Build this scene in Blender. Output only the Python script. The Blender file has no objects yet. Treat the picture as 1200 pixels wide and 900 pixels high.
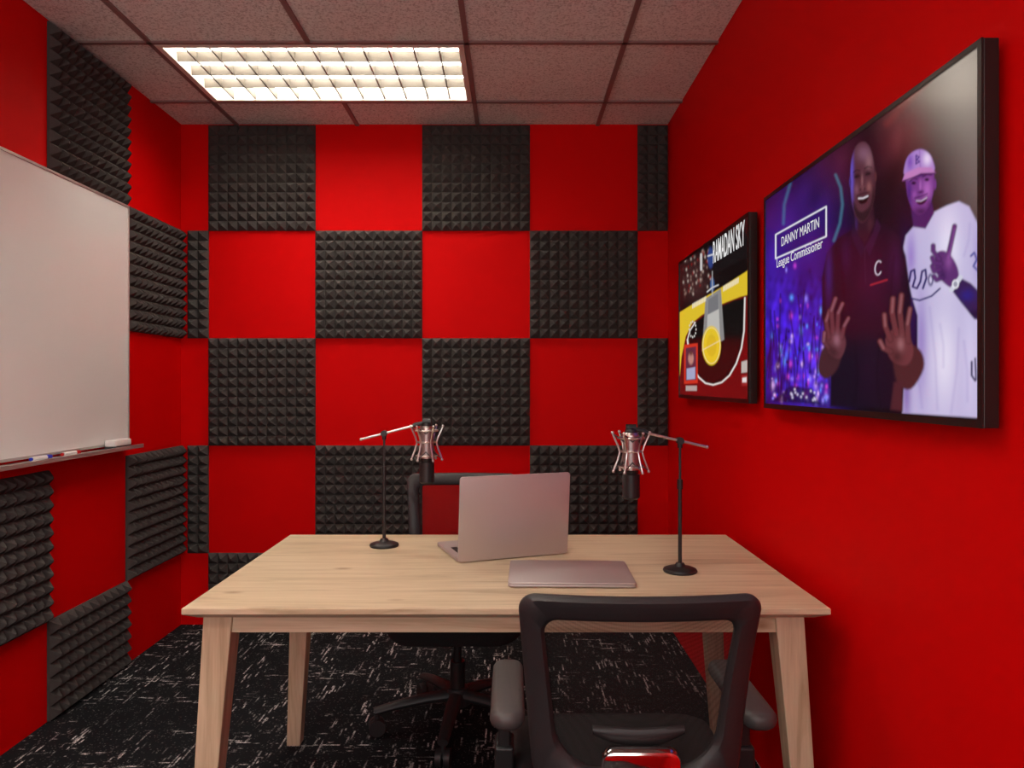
import bpy, bmesh, math
import numpy as np
from mathutils import Vector, Matrix

F=870.0; H=1.253
XL,XR=-1.724,0.813
YB,YF=3.867,-1.1
ZC=2.60
scene=bpy.context.scene
scene.view_settings.view_transform='Standard'
scene.view_settings.look='None'

def lin(c):
    c=np.asarray(c,dtype=float)/255.0
    return np.where(c<=0.04045,c/12.92,((c+0.055)/1.055)**2.4)

# ---------------------------------------------------------------- materials
def new_mat(name):
    m=bpy.data.materials.new(name); m.use_nodes=True
    nt=m.node_tree; p=nt.nodes['Principled BSDF']
    return m,nt,p
def mat(name,col,rough=0.5,metal=0.0,spec=0.5,noise=0.0,nscale=40,bump=0.0,emit=None,es=0.0,coat=0.0):
    m,nt,p=new_mat(name)
    p.inputs['Base Color'].default_value=col
    p.inputs['Roughness'].default_value=rough
    p.inputs['Metallic'].default_value=metal
    p.inputs['Specular IOR Level'].default_value=spec
    p.inputs['Coat Weight'].default_value=coat
    if emit:
        p.inputs['Emission Color'].default_value=emit
        p.inputs['Emission Strength'].default_value=es
    if noise>0 or bump>0:
        tc=nt.nodes.new('ShaderNodeTexCoord'); n=nt.nodes.new('ShaderNodeTexNoise')
        n.inputs['Scale'].default_value=nscale; n.inputs['Detail'].default_value=4
        nt.links.new(tc.outputs['Object'],n.inputs['Vector'])
        if noise>0:
            r=nt.nodes.new('ShaderNodeValToRGB')
            r.color_ramp.elements[0].position=0.3; r.color_ramp.elements[1].position=0.7
            r.color_ramp.elements[0].color=tuple(c*(1-noise) for c in col[:3])+(1,)
            r.color_ramp.elements[1].color=tuple(min(1,c*(1+noise)) for c in col[:3])+(1,)
            nt.links.new(n.outputs['Fac'],r.inputs['Fac']); nt.links.new(r.outputs['Color'],p.inputs['Base Color'])
        if bump>0:
            b=nt.nodes.new('ShaderNodeBump'); b.inputs['Strength'].default_value=bump; b.inputs['Distance'].default_value=0.002
            nt.links.new(n.outputs['Fac'],b.inputs['Height']); nt.links.new(b.outputs['Normal'],p.inputs['Normal'])
    return m

RED=(0.68,0.0004,0.0012,1)
M_wall=mat('red_wall_paint',RED,rough=0.62,spec=0.08,noise=0.015,nscale=3)
M_foam=mat('charcoal_foam',(0.072,0.066,0.063,1),rough=0.95,spec=0.12,noise=0.05,nscale=120)
M_black=mat('black_plastic',(0.014,0.014,0.015,1),rough=0.42,noise=0.1,nscale=200)
M_dkgrey=mat('dark_grey_plastic',(0.024,0.023,0.025,1),rough=0.5,noise=0.1,nscale=300,bump=0.08)
M_fabric=mat('black_fabric',(0.014,0.014,0.015,1),rough=0.95,noise=0.3,nscale=500,bump=0.3)
M_pad=mat('armrest_pad',(0.055,0.052,0.052,1),rough=0.5,noise=0.05,nscale=90)
M_chrome=mat('polished_aluminium',(0.88,0.84,0.82,1),rough=0.08,metal=1)
M_silver=mat('satin_nickel',(0.66,0.61,0.59,1),rough=0.28,metal=1)
M_grille=mat('mic_grille',(0.42,0.36,0.35,1),rough=0.4,metal=0.9,noise=0.3,nscale=900)
M_alu=mat('laptop_aluminium',(0.52,0.465,0.46,1),rough=0.42,metal=0.55)
M_key=mat('keyboard_keys',(0.02,0.02,0.02,1),rough=0.6)
M_board=mat('whiteboard_enamel',(0.84,0.86,0.85,1),rough=0.22,spec=0.4,noise=0.01,nscale=2)
M_frame=mat('board_aluminium',(0.6,0.58,0.56,1),rough=0.4,metal=0.7)
M_white=mat('white_plastic',(0.8,0.79,0.77,1),rough=0.5)
M_house=mat('fixture_housing',(0.75,0.70,0.62,1),rough=0.5)
M_louv=mat('louver_aluminium',(0.165,0.145,0.12,1),rough=0.4,spec=0.3)
M_blue=mat('blue_marker',(0.01,0.03,0.5,1),rough=0.4)
M_redm=mat('red_marker',(0.6,0.01,0.01,1),rough=0.4)
M_bezel=mat('tv_bezel',(0.012,0.010,0.010,1),rough=0.35,noise=0.2,nscale=600)
M_tbar=mat('ceiling_tbar',(0.24,0.16,0.15,1),rough=0.5)
M_tube=mat('lamp_tube',(1,1,1,1),emit=(1.0,0.95,0.87,1),es=22)

def wood(name,axis):
    m,nt,p=new_mat(name)
    tc=nt.nodes.new('ShaderNodeTexCoord'); mp=nt.nodes.new('ShaderNodeMapping')
    s=[14,14,14]; s[axis]=1.1
    mp.inputs['Scale'].default_value=s
    n=nt.nodes.new('ShaderNodeTexNoise'); n.inputs['Scale'].default_value=1.6; n.inputs['Detail'].default_value=8
    n.inputs['Distortion'].default_value=1.2; n.inputs['Roughness'].default_value=0.62
    r=nt.nodes.new('ShaderNodeValToRGB')
    e=r.color_ramp.elements
    e[0].position=0.30; e[0].color=(0.48,0.375,0.235,1)
    e[1].position=0.68; e[1].color=(0.72,0.61,0.43,1)
    x=e.new(0.48); x.color=(0.65,0.535,0.36,1)
    nt.links.new(tc.outputs['Object'],mp.inputs['Vector']); nt.links.new(mp.outputs[0],n.inputs['Vector'])
    nt.links.new(n.outputs['Fac'],r.inputs['Fac'])
    mp2=nt.nodes.new('ShaderNodeMapping'); s2=[160,160,160]; s2[axis]=5; mp2.inputs['Scale'].default_value=s2
    n2=nt.nodes.new('ShaderNodeTexNoise'); n2.inputs['Scale'].default_value=1; n2.inputs['Detail'].default_value=3
    nt.links.new(tc.outputs['Object'],mp2.inputs['Vector']); nt.links.new(mp2.outputs[0],n2.inputs['Vector'])
    v=nt.nodes.new('ShaderNodeTexVoronoi'); v.inputs['Scale'].default_value=1.0
    mp3=nt.nodes.new('ShaderNodeMapping'); s3=[6,6,6]; s3[axis]=3; mp3.inputs['Scale'].default_value=s3
    nt.links.new(tc.outputs['Object'],mp3.inputs['Vector']); nt.links.new(mp3.outputs[0],v.inputs['Vector'])
    kr=nt.nodes.new('ShaderNodeValToRGB'); kr.color_ramp.elements[0].position=0.02; kr.color_ramp.elements[0].color=(0.6,0.5,0.42,1)
    kr.color_ramp.elements[1].position=0.10; kr.color_ramp.elements[1].color=(1,1,1,1)
    nt.links.new(v.outputs['Distance'],kr.inputs['Fac'])
    mx=nt.nodes.new('ShaderNodeMix'); mx.data_type='RGBA'; mx.blend_type='MULTIPLY'; mx.inputs[0].default_value=1
    nt.links.new(r.outputs['Color'],mx.inputs[6]); nt.links.new(kr.outputs['Color'],mx.inputs[7])
    gr=nt.nodes.new('ShaderNodeValToRGB'); gr.color_ramp.elements[0].position=0.3; gr.color_ramp.elements[0].color=(0.88,0.86,0.84,1)
    gr.color_ramp.elements[1].position=0.6; gr.color_ramp.elements[1].color=(1,1,1,1)
    nt.links.new(n2.outputs['Fac'],gr.inputs['Fac'])
    mx2=nt.nodes.new('ShaderNodeMix'); mx2.data_type='RGBA'; mx2.blend_type='MULTIPLY'; mx2.inputs[0].default_value=1
    nt.links.new(mx.outputs[2],mx2.inputs[6]); nt.links.new(gr.outputs['Color'],mx2.inputs[7])
    nt.links.new(mx2.outputs[2],p.inputs['Base Color'])
    p.inputs['Roughness'].default_value=0.42; p.inputs['Specular IOR Level'].default_value=0.35
    return m
M_woodx=wood('light_oak_x',0); M_woody=wood('light_oak_y',1); M_woodz=wood('light_oak_z',2)

def carpet():
    m,nt,p=new_mat('patterned_carpet')
    tc=nt.nodes.new('ShaderNodeTexCoord')
    sp=nt.nodes.new('ShaderNodeSeparateXYZ'); nt.links.new(tc.outputs['Object'],sp.inputs[0])
    def mth(op,a,b,cl=False):
        x=nt.nodes.new('ShaderNodeMath'); x.operation=op; x.use_clamp=cl
        for i,q in enumerate((a,b)):
            if isinstance(q,(int,float)): x.inputs[i].default_value=q
            else: nt.links.new(q,x.inputs[i])
        return x.outputs[0]
    def snap(sock,st): return mth('SNAP',sock,st)
    def streak(xs,ys,sx,sy,lo,hi,off,det=2):
        X=mth('MULTIPLY',snap(sp.outputs[0],xs) if xs else sp.outputs[0],sx); Y=mth('MULTIPLY',snap(sp.outputs[1],ys) if ys else sp.outputs[1],sy)
        cb=nt.nodes.new('ShaderNodeCombineXYZ'); nt.links.new(X,cb.inputs[0]); nt.links.new(Y,cb.inputs[1]); cb.inputs[2].default_value=off
        n=nt.nodes.new('ShaderNodeTexNoise'); n.inputs['Scale'].default_value=1; n.inputs['Detail'].default_value=det
        n.inputs['Roughness'].default_value=0.6
        mr=nt.nodes.new('ShaderNodeMapRange'); mr.inputs['From Min'].default_value=lo; mr.inputs['From Max'].default_value=hi
        nt.links.new(cb.outputs[0],n.inputs['Vector'])
        nt.links.new(n.outputs['Fac'],mr.inputs['Value']); return mr.outputs[0]
    a=streak(0.006,0.004,130,9,0.575,0.64,0.3,3); b=streak(0.004,0.006,10,130,0.605,0.67,5.3,3)
    ma=streak(0,0,10,2.6,0.47,0.57,9.1,3); mb=streak(0,0,3.0,9,0.50,0.60,13.7,3)
    fine=streak(0.003,0.003,300,300,0.40,0.52,3.4)
    s=mth('MAXIMUM',mth('MULTIPLY',a,ma),mth('MULTIPLY',b,mb))
    s=mth('MULTIPLY',s,fine)
    spk=streak(0.004,0.004,240,240,0.62,0.72,21.2)
    s=mth('MAXIMUM',s,mth('MULTIPLY',spk,0.16))
    r=nt.nodes.new('ShaderNodeValToRGB'); r.color_ramp.elements[0].color=(0.010,0.011,0.013,1); r.color_ramp.elements[1].color=(0.78,0.77,0.75,1)
    nt.links.new(s,r.inputs['Fac']); nt.links.new(r.outputs['Color'],p.inputs['Base Color'])
    bp=nt.nodes.new('ShaderNodeBump'); bp.inputs['Strength'].default_value=0.3; bp.inputs['Distance'].default_value=0.002
    nt.links.new(fine,bp.inputs['Height']); nt.links.new(bp.outputs['Normal'],p.inputs['Normal'])
    p.inputs['Roughness'].default_value=0.95; p.inputs['Specular IOR Level'].default_value=0.1
    return m
M_carpet=carpet()

def ceiltile():
    m,nt,p=new_mat('acoustic_ceiling_tile')
    tc=nt.nodes.new('ShaderNodeTexCoord')
    n=nt.nodes.new('ShaderNodeTexNoise'); n.inputs['Scale'].default_value=120; n.inputs['Detail'].default_value=3; n.inputs['Roughness'].default_value=0.7
    r=nt.nodes.new('ShaderNodeValToRGB'); r.color_ramp.elements[0].position=0.36; r.color_ramp.elements[0].color=(0.44,0.47,0.44,1)
    r.color_ramp.elements[1].position=0.52; r.color_ramp.elements[1].color=(0.82,0.88,0.84,1)
    nt.links.new(tc.outputs['Object'],n.inputs['Vector']); nt.links.new(n.outputs['Fac'],r.inputs['Fac'])
    nt.links.new(r.outputs['Color'],p.inputs['Base Color'])
    p.inputs['Roughness'].default_value=0.95; p.inputs['Specular IOR Level'].default_value=0.1
    return m
M_tile=ceiltile()

def meshfabric():
    m,nt,p=new_mat('chair_mesh_fabric')
    out=nt.nodes['Material Output']
    p.inputs['Base Color'].default_value=(0.02,0.018,0.018,1); p.inputs['Roughness'].default_value=0.8; p.inputs['Specular IOR Level'].default_value=0.2
    tr=nt.nodes.new('ShaderNodeBsdfTransparent'); mx=nt.nodes.new('ShaderNodeMixShader')
    tc=nt.nodes.new('ShaderNodeTexCoord')
    v=nt.nodes.new('ShaderNodeTexVoronoi'); v.inputs['Scale'].default_value=420; v.inputs['Randomness'].default_value=0.0
    mr=nt.nodes.new('ShaderNodeMapRange'); mr.inputs['From Min'].default_value=0.25; mr.inputs['From Max'].default_value=0.6
    mr.inputs['To Min'].default_value=0.22; mr.inputs['To Max'].default_value=0.52
    nt.links.new(tc.outputs['Object'],v.inputs['Vector']); nt.links.new(v.outputs['Distance'],mr.inputs['Value'])
    nt.links.new(mr.outputs[0],mx.inputs[0]); nt.links.new(tr.outputs[0],mx.inputs[1]); nt.links.new(p.outputs[0],mx.inputs[2])
    nt.links.new(mx.outputs[0],out.inputs['Surface'])
    return m
M_mesh=meshfabric()

def glassmat():
    m,nt,p=new_mat('fill_window_glass'); out=nt.nodes['Material Output']
    tr=nt.nodes.new('ShaderNodeBsdfTransparent'); gl=nt.nodes.new('ShaderNodeBsdfGlossy'); gl.inputs['Roughness'].default_value=0.02
    mx=nt.nodes.new('ShaderNodeMixShader'); mx.inputs[0].default_value=0.06
    nt.links.new(tr.outputs[0],mx.inputs[1]); nt.links.new(gl.outputs[0],mx.inputs[2]); nt.links.new(mx.outputs[0],out.inputs['Surface'])
    return m
M_glass=glassmat()

# ---------------------------------------------------------------- geometry helpers
def empty(name,loc=(0,0,0),rot=None):
    e=bpy.data.objects.new(name,None); e.empty_display_size=0.1
    scene.collection.objects.link(e); e.location=loc
    if rot is not None: e.rotation_euler=rot
    return e
class B:
    def __init__(s): s.bm=bmesh.new()
    def box(s,x0,x1,y0,y1,z0,z1):
        m=Matrix.Translation(((x0+x1)/2,(y0+y1)/2,(z0+z1)/2))@Matrix.Diagonal((x1-x0,y1-y0,z1-z0,1))
        bmesh.ops.create_cube(s.bm,size=1,matrix=m); return s
    def cyl(s,p,q,r1,r2=None,seg=24):
        p=Vector(p);q=Vector(q); d=q-p; r2=r1 if r2 is None else r2
        m=Matrix.Translation((p+q)/2)@d.to_track_quat('Z','Y').to_matrix().to_4x4()
        bmesh.ops.create_cone(s.bm,cap_ends=True,segments=seg,radius1=r1,radius2=r2,depth=d.length,matrix=m); return s
    def sph(s,c,r,sc=(1,1,1)):
        m=Matrix.Translation(c)@Matrix.Diagonal((sc[0],sc[1],sc[2],1))
        bmesh.ops.create_uvsphere(s.bm,u_segments=20,v_segments=12,radius=r,matrix=m); return s
    def tube(s,pts,r,seg=10,closed=False,flat=1.0,up=(0,0,1)):
        pts=[Vector(p) for p in pts]; n=len(pts); rings=[]; up=Vector(up)
        rr=r if isinstance(r,(list,tuple)) else [r]*n
        for i,p in enumerate(pts):
            if closed: t=pts[(i+1)%n]-pts[i-1]
            else: t=pts[min(i+1,n-1)]-pts[max(i-1,0)]
            t.normalize(); a=t.cross(up)
            if a.length<1e-3: a=t.cross(Vector((1,0,0)))
            a.normalize(); b=a.cross(t).normalized()
            rings.append([s.bm.verts.new(p+a*math.cos(2*math.pi*k/seg)*rr[i]+b*math.sin(2*math.pi*k/seg)*rr[i]*flat) for k in range(seg)])
        for i in range(n if closed else n-1):
            A=rings[i];C=rings[(i+1)%n]
            for k in range(seg): s.bm.faces.new((A[k],A[(k+1)%seg],C[(k+1)%seg],C[k]))
        if not closed:
            s.bm.faces.new(rings[0]); s.bm.faces.new(rings[-1][::-1])
        return s
    def loft(s,rings,close_ends=True):
        R=[[s.bm.verts.new(p) for p in r] for r in rings]; k=len(R[0])
        for i in range(len(R)-1):
            for j in range(k): s.bm.faces.new((R[i][j],R[i][(j+1)%k],R[i+1][(j+1)%k],R[i+1][j]))
        if close_ends:
            s.bm.faces.new(R[0][::-1]); s.bm.faces.new(R[-1])
        return s
    def hexa(s,b4,t4): return s.loft([b4,t4])
    def obj(s,name,m,parent=None,bevel=0,smooth=True,angle=35,loc=None,mw=None):
        bmesh.ops.recalc_face_normals(s.bm,faces=s.bm.faces[:])
        me=bpy.data.meshes.new(name); s.bm.to_mesh(me); s.bm.free()
        me.materials.append(m)
        if smooth and bevel==0:
            me.shade_smooth(); me.set_sharp_from_angle(angle=math.radians(angle))
        o=bpy.data.objects.new(name,me); scene.collection.objects.link(o)
        if parent: o.parent=parent
        if loc: o.location=loc
        if mw is not None: o.matrix_local=mw
        if bevel>0:
            md=o.modifiers.new('bevel','BEVEL'); md.width=bevel; md.segments=3; md.limit_method='ANGLE'; md.angle_limit=math.radians(40)
            me.shade_smooth(); md.harden_normals=True
        return o
def rrect(cx,cy,hx,hy,r,seg=8):
    out=[]
    for (sx,sy,a0) in ((1,1,0),(-1,1,90),(-1,-1,180),(1,-1,270)):
        for k in range(seg+1):
            a=math.radians(a0+90*k/seg)
            out.append((cx+sx*(hx-r)+r*math.cos(a),cy+sy*(hy-r)+r*math.sin(a)))
    return out
def slab(b,cx,cy,hx,hy,r,z0,z1,e=0.004,M=None,seg=8):
    layers=[(z0,e),(z0+e*0.3,e*0.3),(z0+e,0),(z1-e,0),(z1-e*0.3,e*0.3),(z1,e)]
    rings=[]
    for z,i in layers:
        rings.append([Vector((x,y,z)) for x,y in rrect(cx,cy,hx-i,hy-i,max(r-i,0.001),seg)])
    if M is not None: rings=[[M@p for p in rg] for rg in rings]
    b.loft(rings)

# ---------------------------------------------------------------- room
T=0.1
B().box(XL-T,XR+T,YF-T,YB+T,-0.1,0).obj('floor',M_carpet,smooth=False)
B().box(XL-T,XL,YF-T,YB+T,0,ZC+0.25).obj('wall_left',M_wall,smooth=False)
B().box(XR,XR+T,YF-T,YB+T,0,ZC+0.25).obj('wall_right',M_wall,smooth=False)
B().box(XL,XR,YB,YB+T,0,ZC+0.25).obj('wall_back',M_wall,smooth=False)
WX0,WX1,WZ0,WZ1=XL+0.15,XR-0.15,0.92,2.42
b=B(); b.box(XL,XR,YF-T,YF,0,WZ0).box(XL,XR,YF-T,YF,WZ1,ZC+0.25).box(XL,WX0,YF-T,YF,WZ0,WZ1).box(WX1,XR,YF-T,YF,WZ0,WZ1)
b.obj('wall_front',M_wall,smooth=False)
e=empty('added_fill_window',((WX0+WX1)/2,YF-T/2,(WZ0+WZ1)/2)); hw=(WX1-WX0)/2; hh=(WZ1-WZ0)/2  # unseen window, added behind the camera to let in fill light
b=B(); f=0.04
b.box(-hw,-hw+f,-0.03,0.03,-hh,hh).box(hw-f,hw,-0.03,0.03,-hh,hh).box(-hw+f,hw-f,-0.03,0.03,-hh,-hh+f).box(-hw+f,hw-f,-0.03,0.03,hh-f,hh).box(-f/2,f/2,-0.03,0.03,-hh+f,hh-f)
b.obj('frame',M_frame,e,bevel=0.002)
B().box(-hw+f,-f/2,-0.003,0.003,-hh+f,hh-f).box(f/2,hw-f,-0.003,0.003,-hh+f,hh-f).obj('glass',M_glass,e,smooth=False)
gx=[XL,-1.43,-0.805,-0.18,0.445,XR]
gy=[YB,3.545,2.93,2.31,1.685,1.06,0.435,-0.19,-0.815,YF]
fix_cells={(1,1),(2,1),(1,4),(2,4),(1,6),(2,6)}
b=B()
for i in range(5):
    for j in range(9):
        if (i,j) in fix_cells: continue
        b.box(gx[i]+0.003,gx[i+1]-0.003,gy[j+1]+0.003,gy[j]-0.003,ZC+0.004,ZC+0.022)
b.box(XL,XR,YF,YB,ZC+0.2,ZC+0.25)
b.obj('ceiling',M_tile,smooth=False)
b=B(); w=0.010
for i in range(1,5):
    for j in range(9):
        if i==2 and j in(1,4,6): continue
        b.box(gx[i]-w,gx[i]+w,gy[j+1],gy[j],ZC-0.004,ZC+0.03)
for j in range(1,9):
    for i in range(5):
        b.box(gx[i],gx[i+1],gy[j]-w,gy[j]+w,ZC-0.004,ZC+0.03)
b.obj('trim_1',M_tbar,smooth=False)

def fixture(x0,x1,y0,y1):
    e=empty('ceiling_light_fixture',((x0+x1)/2,(y0+y1)/2,ZC))
    hx=(x1-x0)/2-0.012; hy=(y1-y0)/2-0.012
    b=B(); t=0.022
    b.box(-hx,hx,-hy,hy,0.11,0.12)
    b.box(-hx,-hx+t,-hy,hy,-0.005,0.11).box(hx-t,hx,-hy,hy,-0.005,0.11)
    b.box(-hx+t,hx-t,-hy,-hy+t,-0.005,0.11).box(-hx+t,hx-t,hy-t,hy,-0.005,0.11)
    b.obj('housing',M_house,e,smooth=False)
    ny=4; ch=(2*hy-2*t)/ny
    bt=B(); bl=B()
    for k in range(ny):
        yc=-hy+t+ch*(k+0.5)
        bt.cyl((-hx+0.03,yc,0.062),(hx-0.03,yc,0.062),0.017,seg=16)
        if k>0:
            yy=-hy+t+ch*k
            bl.hexa([(-hx+t,yy-0.002,0.000),(hx-t,yy-0.002,0.000),(hx-t,yy+0.002,0.000),(-hx+t,yy+0.002,0.000)],
                    [(-hx+t,yy-0.012,0.038),(hx-t,yy-0.012,0.038),(hx-t,yy+0.012,0.038),(-hx+t,yy+0.012,0.038)])
    nx=12
    for k in range(1,nx):
        xx=-hx+2*hx*k/nx
        bl.box(xx-0.003,xx+0.003,-hy+t,hy-t,0.000,0.038)
    bt.obj('lamp_tubes',M_tube,e); bl.obj('louvers',M_louv,e,smooth=False)
fixture(-1.43,-0.18,2.93,3.545)
fixture(-1.43,-0.18,1.06,1.685)
fixture(-1.43,-0.18,-0.19,0.435)  # unseen rear fixture, added for more light from above

# ---------------------------------------------------------------- foam panels
PW=0.559
def foam(origin,U,V,N,w,h):
    U=Vector(U);V=Vector(V);N=Vector(N);O=Vector(origin)
    n=11; p=PW/n; nu=max(1,round(w/p)); nv=max(1,round(h/p)); pu=w/nu; pv=h/nv
    base=0.010; top=0.040; bm=bmesh.new()
    g=[[bm.verts.new(O+U*(i*pu)+V*(j*pv)+N*base) for j in range(nv+1)] for i in range(nu+1)]
    for i in range(nu):
        for j in range(nv):
            c=O+U*((i+.5)*pu)+V*((j+.5)*pv)+N*top; q=0.0035
            a=[bm.verts.new(c+U*(su*q)+V*(sv*q)) for su,sv in((-1,-1),(1,-1),(1,1),(-1,1))]
            k=[g[i][j],g[i+1][j],g[i+1][j+1],g[i][j+1]]
            for s in range(4): bm.faces.new((k[s],k[(s+1)%4],a[(s+1)%4],a[s]))
            bm.faces.new(a)
    ring=[g[i][0] for i in range(nu+1)]+[g[nu][j] for j in range(1,nv+1)]+[g[i][nv] for i in range(nu-1,-1,-1)]+[g[0][j] for j in range(nv-1,0,-1)]
    low=[bm.verts.new(v.co-N*(base-0.0005)) for v in ring]
    for i in range(len(ring)):
        bm.faces.new((ring[i],low[i],low[(i+1)%len(ring)],ring[(i+1)%len(ring)]))
    bm.faces.new(low)
    bmesh.ops.recalc_face_normals(bm,faces=bm.faces[:])
    me=bpy.data.meshes.new('acoustic_foam_panel'); bm.to_mesh(me); bm.free(); me.materials.append(M_foam)
    o=bpy.data.objects.new('acoustic_foam_panel',me); scene.collection.objects.link(o)
rows=[2.598,2.050,1.491,0.933,0.374,0.002]
cols=[XL+0.038,-1.578,-1.022,-0.467,0.093,0.653,XR-0.003]
for r in range(5):
    for c in range(6):
        if (c+r)%2==1:
            foam((cols[c],YB,rows[r+1]),(1,0,0),(0,0,1),(0,-1,0),cols[c+1]-cols[c],rows[r]-rows[r+1])
ly=[YB-0.002,3.309,2.751,2.193,1.635]
for (c,r) in ((0,1),(0,3),(1,0),(1,4),(2,3),(3,4)):
    foam((XL,ly[c+1],rows[r+1]),(0,1,0),(0,0,1),(1,0,0),ly[c]-ly[c+1],rows[r]-rows[r+1])

# ---------------------------------------------------------------- whiteboard
e=empty('whiteboard',(XL,2.4,1.5))
y0,y1,z0,z1=1.55-2.4,3.305-2.4,0.99-1.5,2.045-1.5
B().box(0.001,0.018,y0+0.008,y1-0.008,z0+0.008,z1-0.008).obj('panel',M_board,e,smooth=False)
b=B()
b.box(0.001,0.022,y0,y0+0.01,z0,z1).box(0.001,0.022,y1-0.01,y1,z0,z1).box(0.001,0.022,y0+0.01,y1-0.01,z0,z0+0.01).box(0.001,0.022,y0+0.01,y1-0.01,z1-0.01,z1)
b.obj('frame',M_frame,e,bevel=0.001)
b=B(); b.box(0.001,0.085,y0+0.1,y1+0.0,z0-0.018,z0-0.010).box(0.078,0.085,y0+0.1,y1,z0-0.010,z0-0.002)
b.obj('tray',M_frame,e,bevel=0.001)
def marker(y,m):
    e=empty('dry_erase_marker',(XL+0.048,y,0.99))
    B().cyl((0,-0.03,0),(0,0.05,0),0.008).obj('barrel',M_white,e)
    B().cyl((0,0.05,0),(0,0.078,0),0.0085,0.007).obj('cap',m,e)
    B().cyl((0,-0.036,0),(0,-0.03,0),0.006).obj('end_plug',m,e)
marker(2.62,M_blue); marker(2.80,M_redm)
e=empty('whiteboard_eraser',(XL+0.048,3.16,0.983))
b=B(); slab(b,0,0,0.024,0.065,0.006,0.008,0.034,0.004); b.obj('grip',M_white,e)
b=B(); slab(b,0,0,0.024,0.065,0.004,0.0005,0.008,0.001); b.obj('felt_pad',M_pad,e)

# ---------------------------------------------------------------- table
TX0,TX1,TY0,TY1,TZ=-0.785,0.757,1.763,2.627,0.72
cx,cy=(TX0+TX1)/2,(TY0+TY1)/2
e=empty('wooden_desk',(cx,cy,0)); hx,hy=(TX1-TX0)/2,(TY1-TY0)/2
def rr(i,z): return [(-hx+i,-hy+i,z),(hx-i,-hy+i,z),(hx-i,hy-i,z),(-hx+i,hy-i,z)]
B().loft([rr(0.028,TZ-0.030),rr(0.002,TZ-0.016),rr(0,TZ-0.014),rr(0,TZ-0.0015),rr(0.0015,TZ)]).obj('top',M_woodx,e,smooth=False)
az0,az1=0.648,TZ-0.030
ix0,ix1=-0.735-cx,0.70-cx
b=B(); b.box(ix0,ix1,-hy+0.045,-hy+0.067,az0,az1).box(ix0,ix1,hy-0.067,hy-0.045,az0,az1); b.obj('apron_long',M_woodx,e,bevel=0.001)
b=B(); b.box(ix0,ix0+0.02,-hy+0.067,hy-0.067,az0,az1).box(ix1-0.02,ix1,-hy+0.067,hy-0.067,az0,az1); b.obj('apron_short',M_woody,e,bevel=0.001)
k=0
for (tx,bx) in ((-0.714,-0.757),(0.674,0.722)):
    for (ty,by) in ((-hy+0.072,-hy+0.035),(hy-0.072,hy-0.035)):
        k+=1; a,c=0.035,0.023
        tx_,bx_=tx-cx,bx-cx
        B().hexa([(bx_-c,by-c,0),(bx_+c,by-c,0),(bx_+c,by+c,0),(bx_-c,by+c,0)],
                 [(tx_-a,ty-a,az1),(tx_+a,ty-a,az1),(tx_+a,ty+a,az1),(tx_-a,ty+a,az1)]).obj('leg_%d'%k,M_woodz,e,bevel=0.003)

# ---------------------------------------------------------------- laptops
hl=Vector((-0.160,2.208,TZ)); hr=Vector((0.171,2.330,TZ))
ctr=(hl+hr)/2; ang=math.atan2(hr.y-hl.y,hr.x-hl.x)
e=empty('open_laptop',ctr,(0,0,ang))
W=0.178;D=0.245
b=B(); slab(b,0,D/2+0.006,W,D/2,0.012,0.002,0.014,0.003); b.obj('base',M_alu,e)
b=B()
for r in range(6):
    n=14
    for c in range(n):
        x=-0.148+0.296*c/(n-1)
        b.box(x-0.0095,x+0.0095,0.045+r*0.019-0.0082,0.045+r*0.019+0.0082,0.0135,0.0152)
b.obj('keys',M_key,e,smooth=False)
B().box(-0.06,0.06,0.165,0.235,0.0135,0.0143).obj('trackpad',M_frame,e,smooth=False)
B().cyl((-0.14,0.006,0.012),(0.14,0.006,0.012),0.005).obj('hinge',M_black,e)
Ml=Matrix.Translation((0,-0.001,0.003))@Matrix.Rotation(math.radians(90+5),4,'X')
b=B(); slab(b,0,(D+0.012)/2,W,(D+0.012)/2,0.010,-0.003,0.003,0.0015,M=Ml); b.obj('lid',M_alu,e)
b=B(); slab(b,0,(D+0.018)/2,W-0.005,D/2-0.008,0.008,-0.0038,-0.0031,0.0002,M=Ml); b.obj('display',M_bezel,e)
b=B()
for sx in(-1,1):
    for yy in (0.03,D-0.03): b.cyl((sx*0.15,yy,0),(sx*0.15,yy,0.003),0.008)
b.obj('feet',M_black,e)
e=empty('closed_laptop',(0.160,2.062,TZ),(0,0,math.radians(-1.5)))
b=B(); slab(b,0,0,0.168,0.125,0.012,0.002,0.0085,0.002); b.obj('base',M_alu,e)
b=B(); slab(b,0,0,0.168,0.125,0.012,0.0092,0.0140,0.002); b.obj('lid',M_alu,e)
b=B(); slab(b,0,0,0.165,0.122,0.010,0.0083,0.0094,0.0002); b.obj('seam',M_black,e)
b=B()
for sx in(-1,1):
    for sy in (-1,1): b.cyl((sx*0.14,sy*0.1,0),(sx*0.14,sy*0.1,0.003),0.008)
b.obj('feet',M_black,e)

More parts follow.
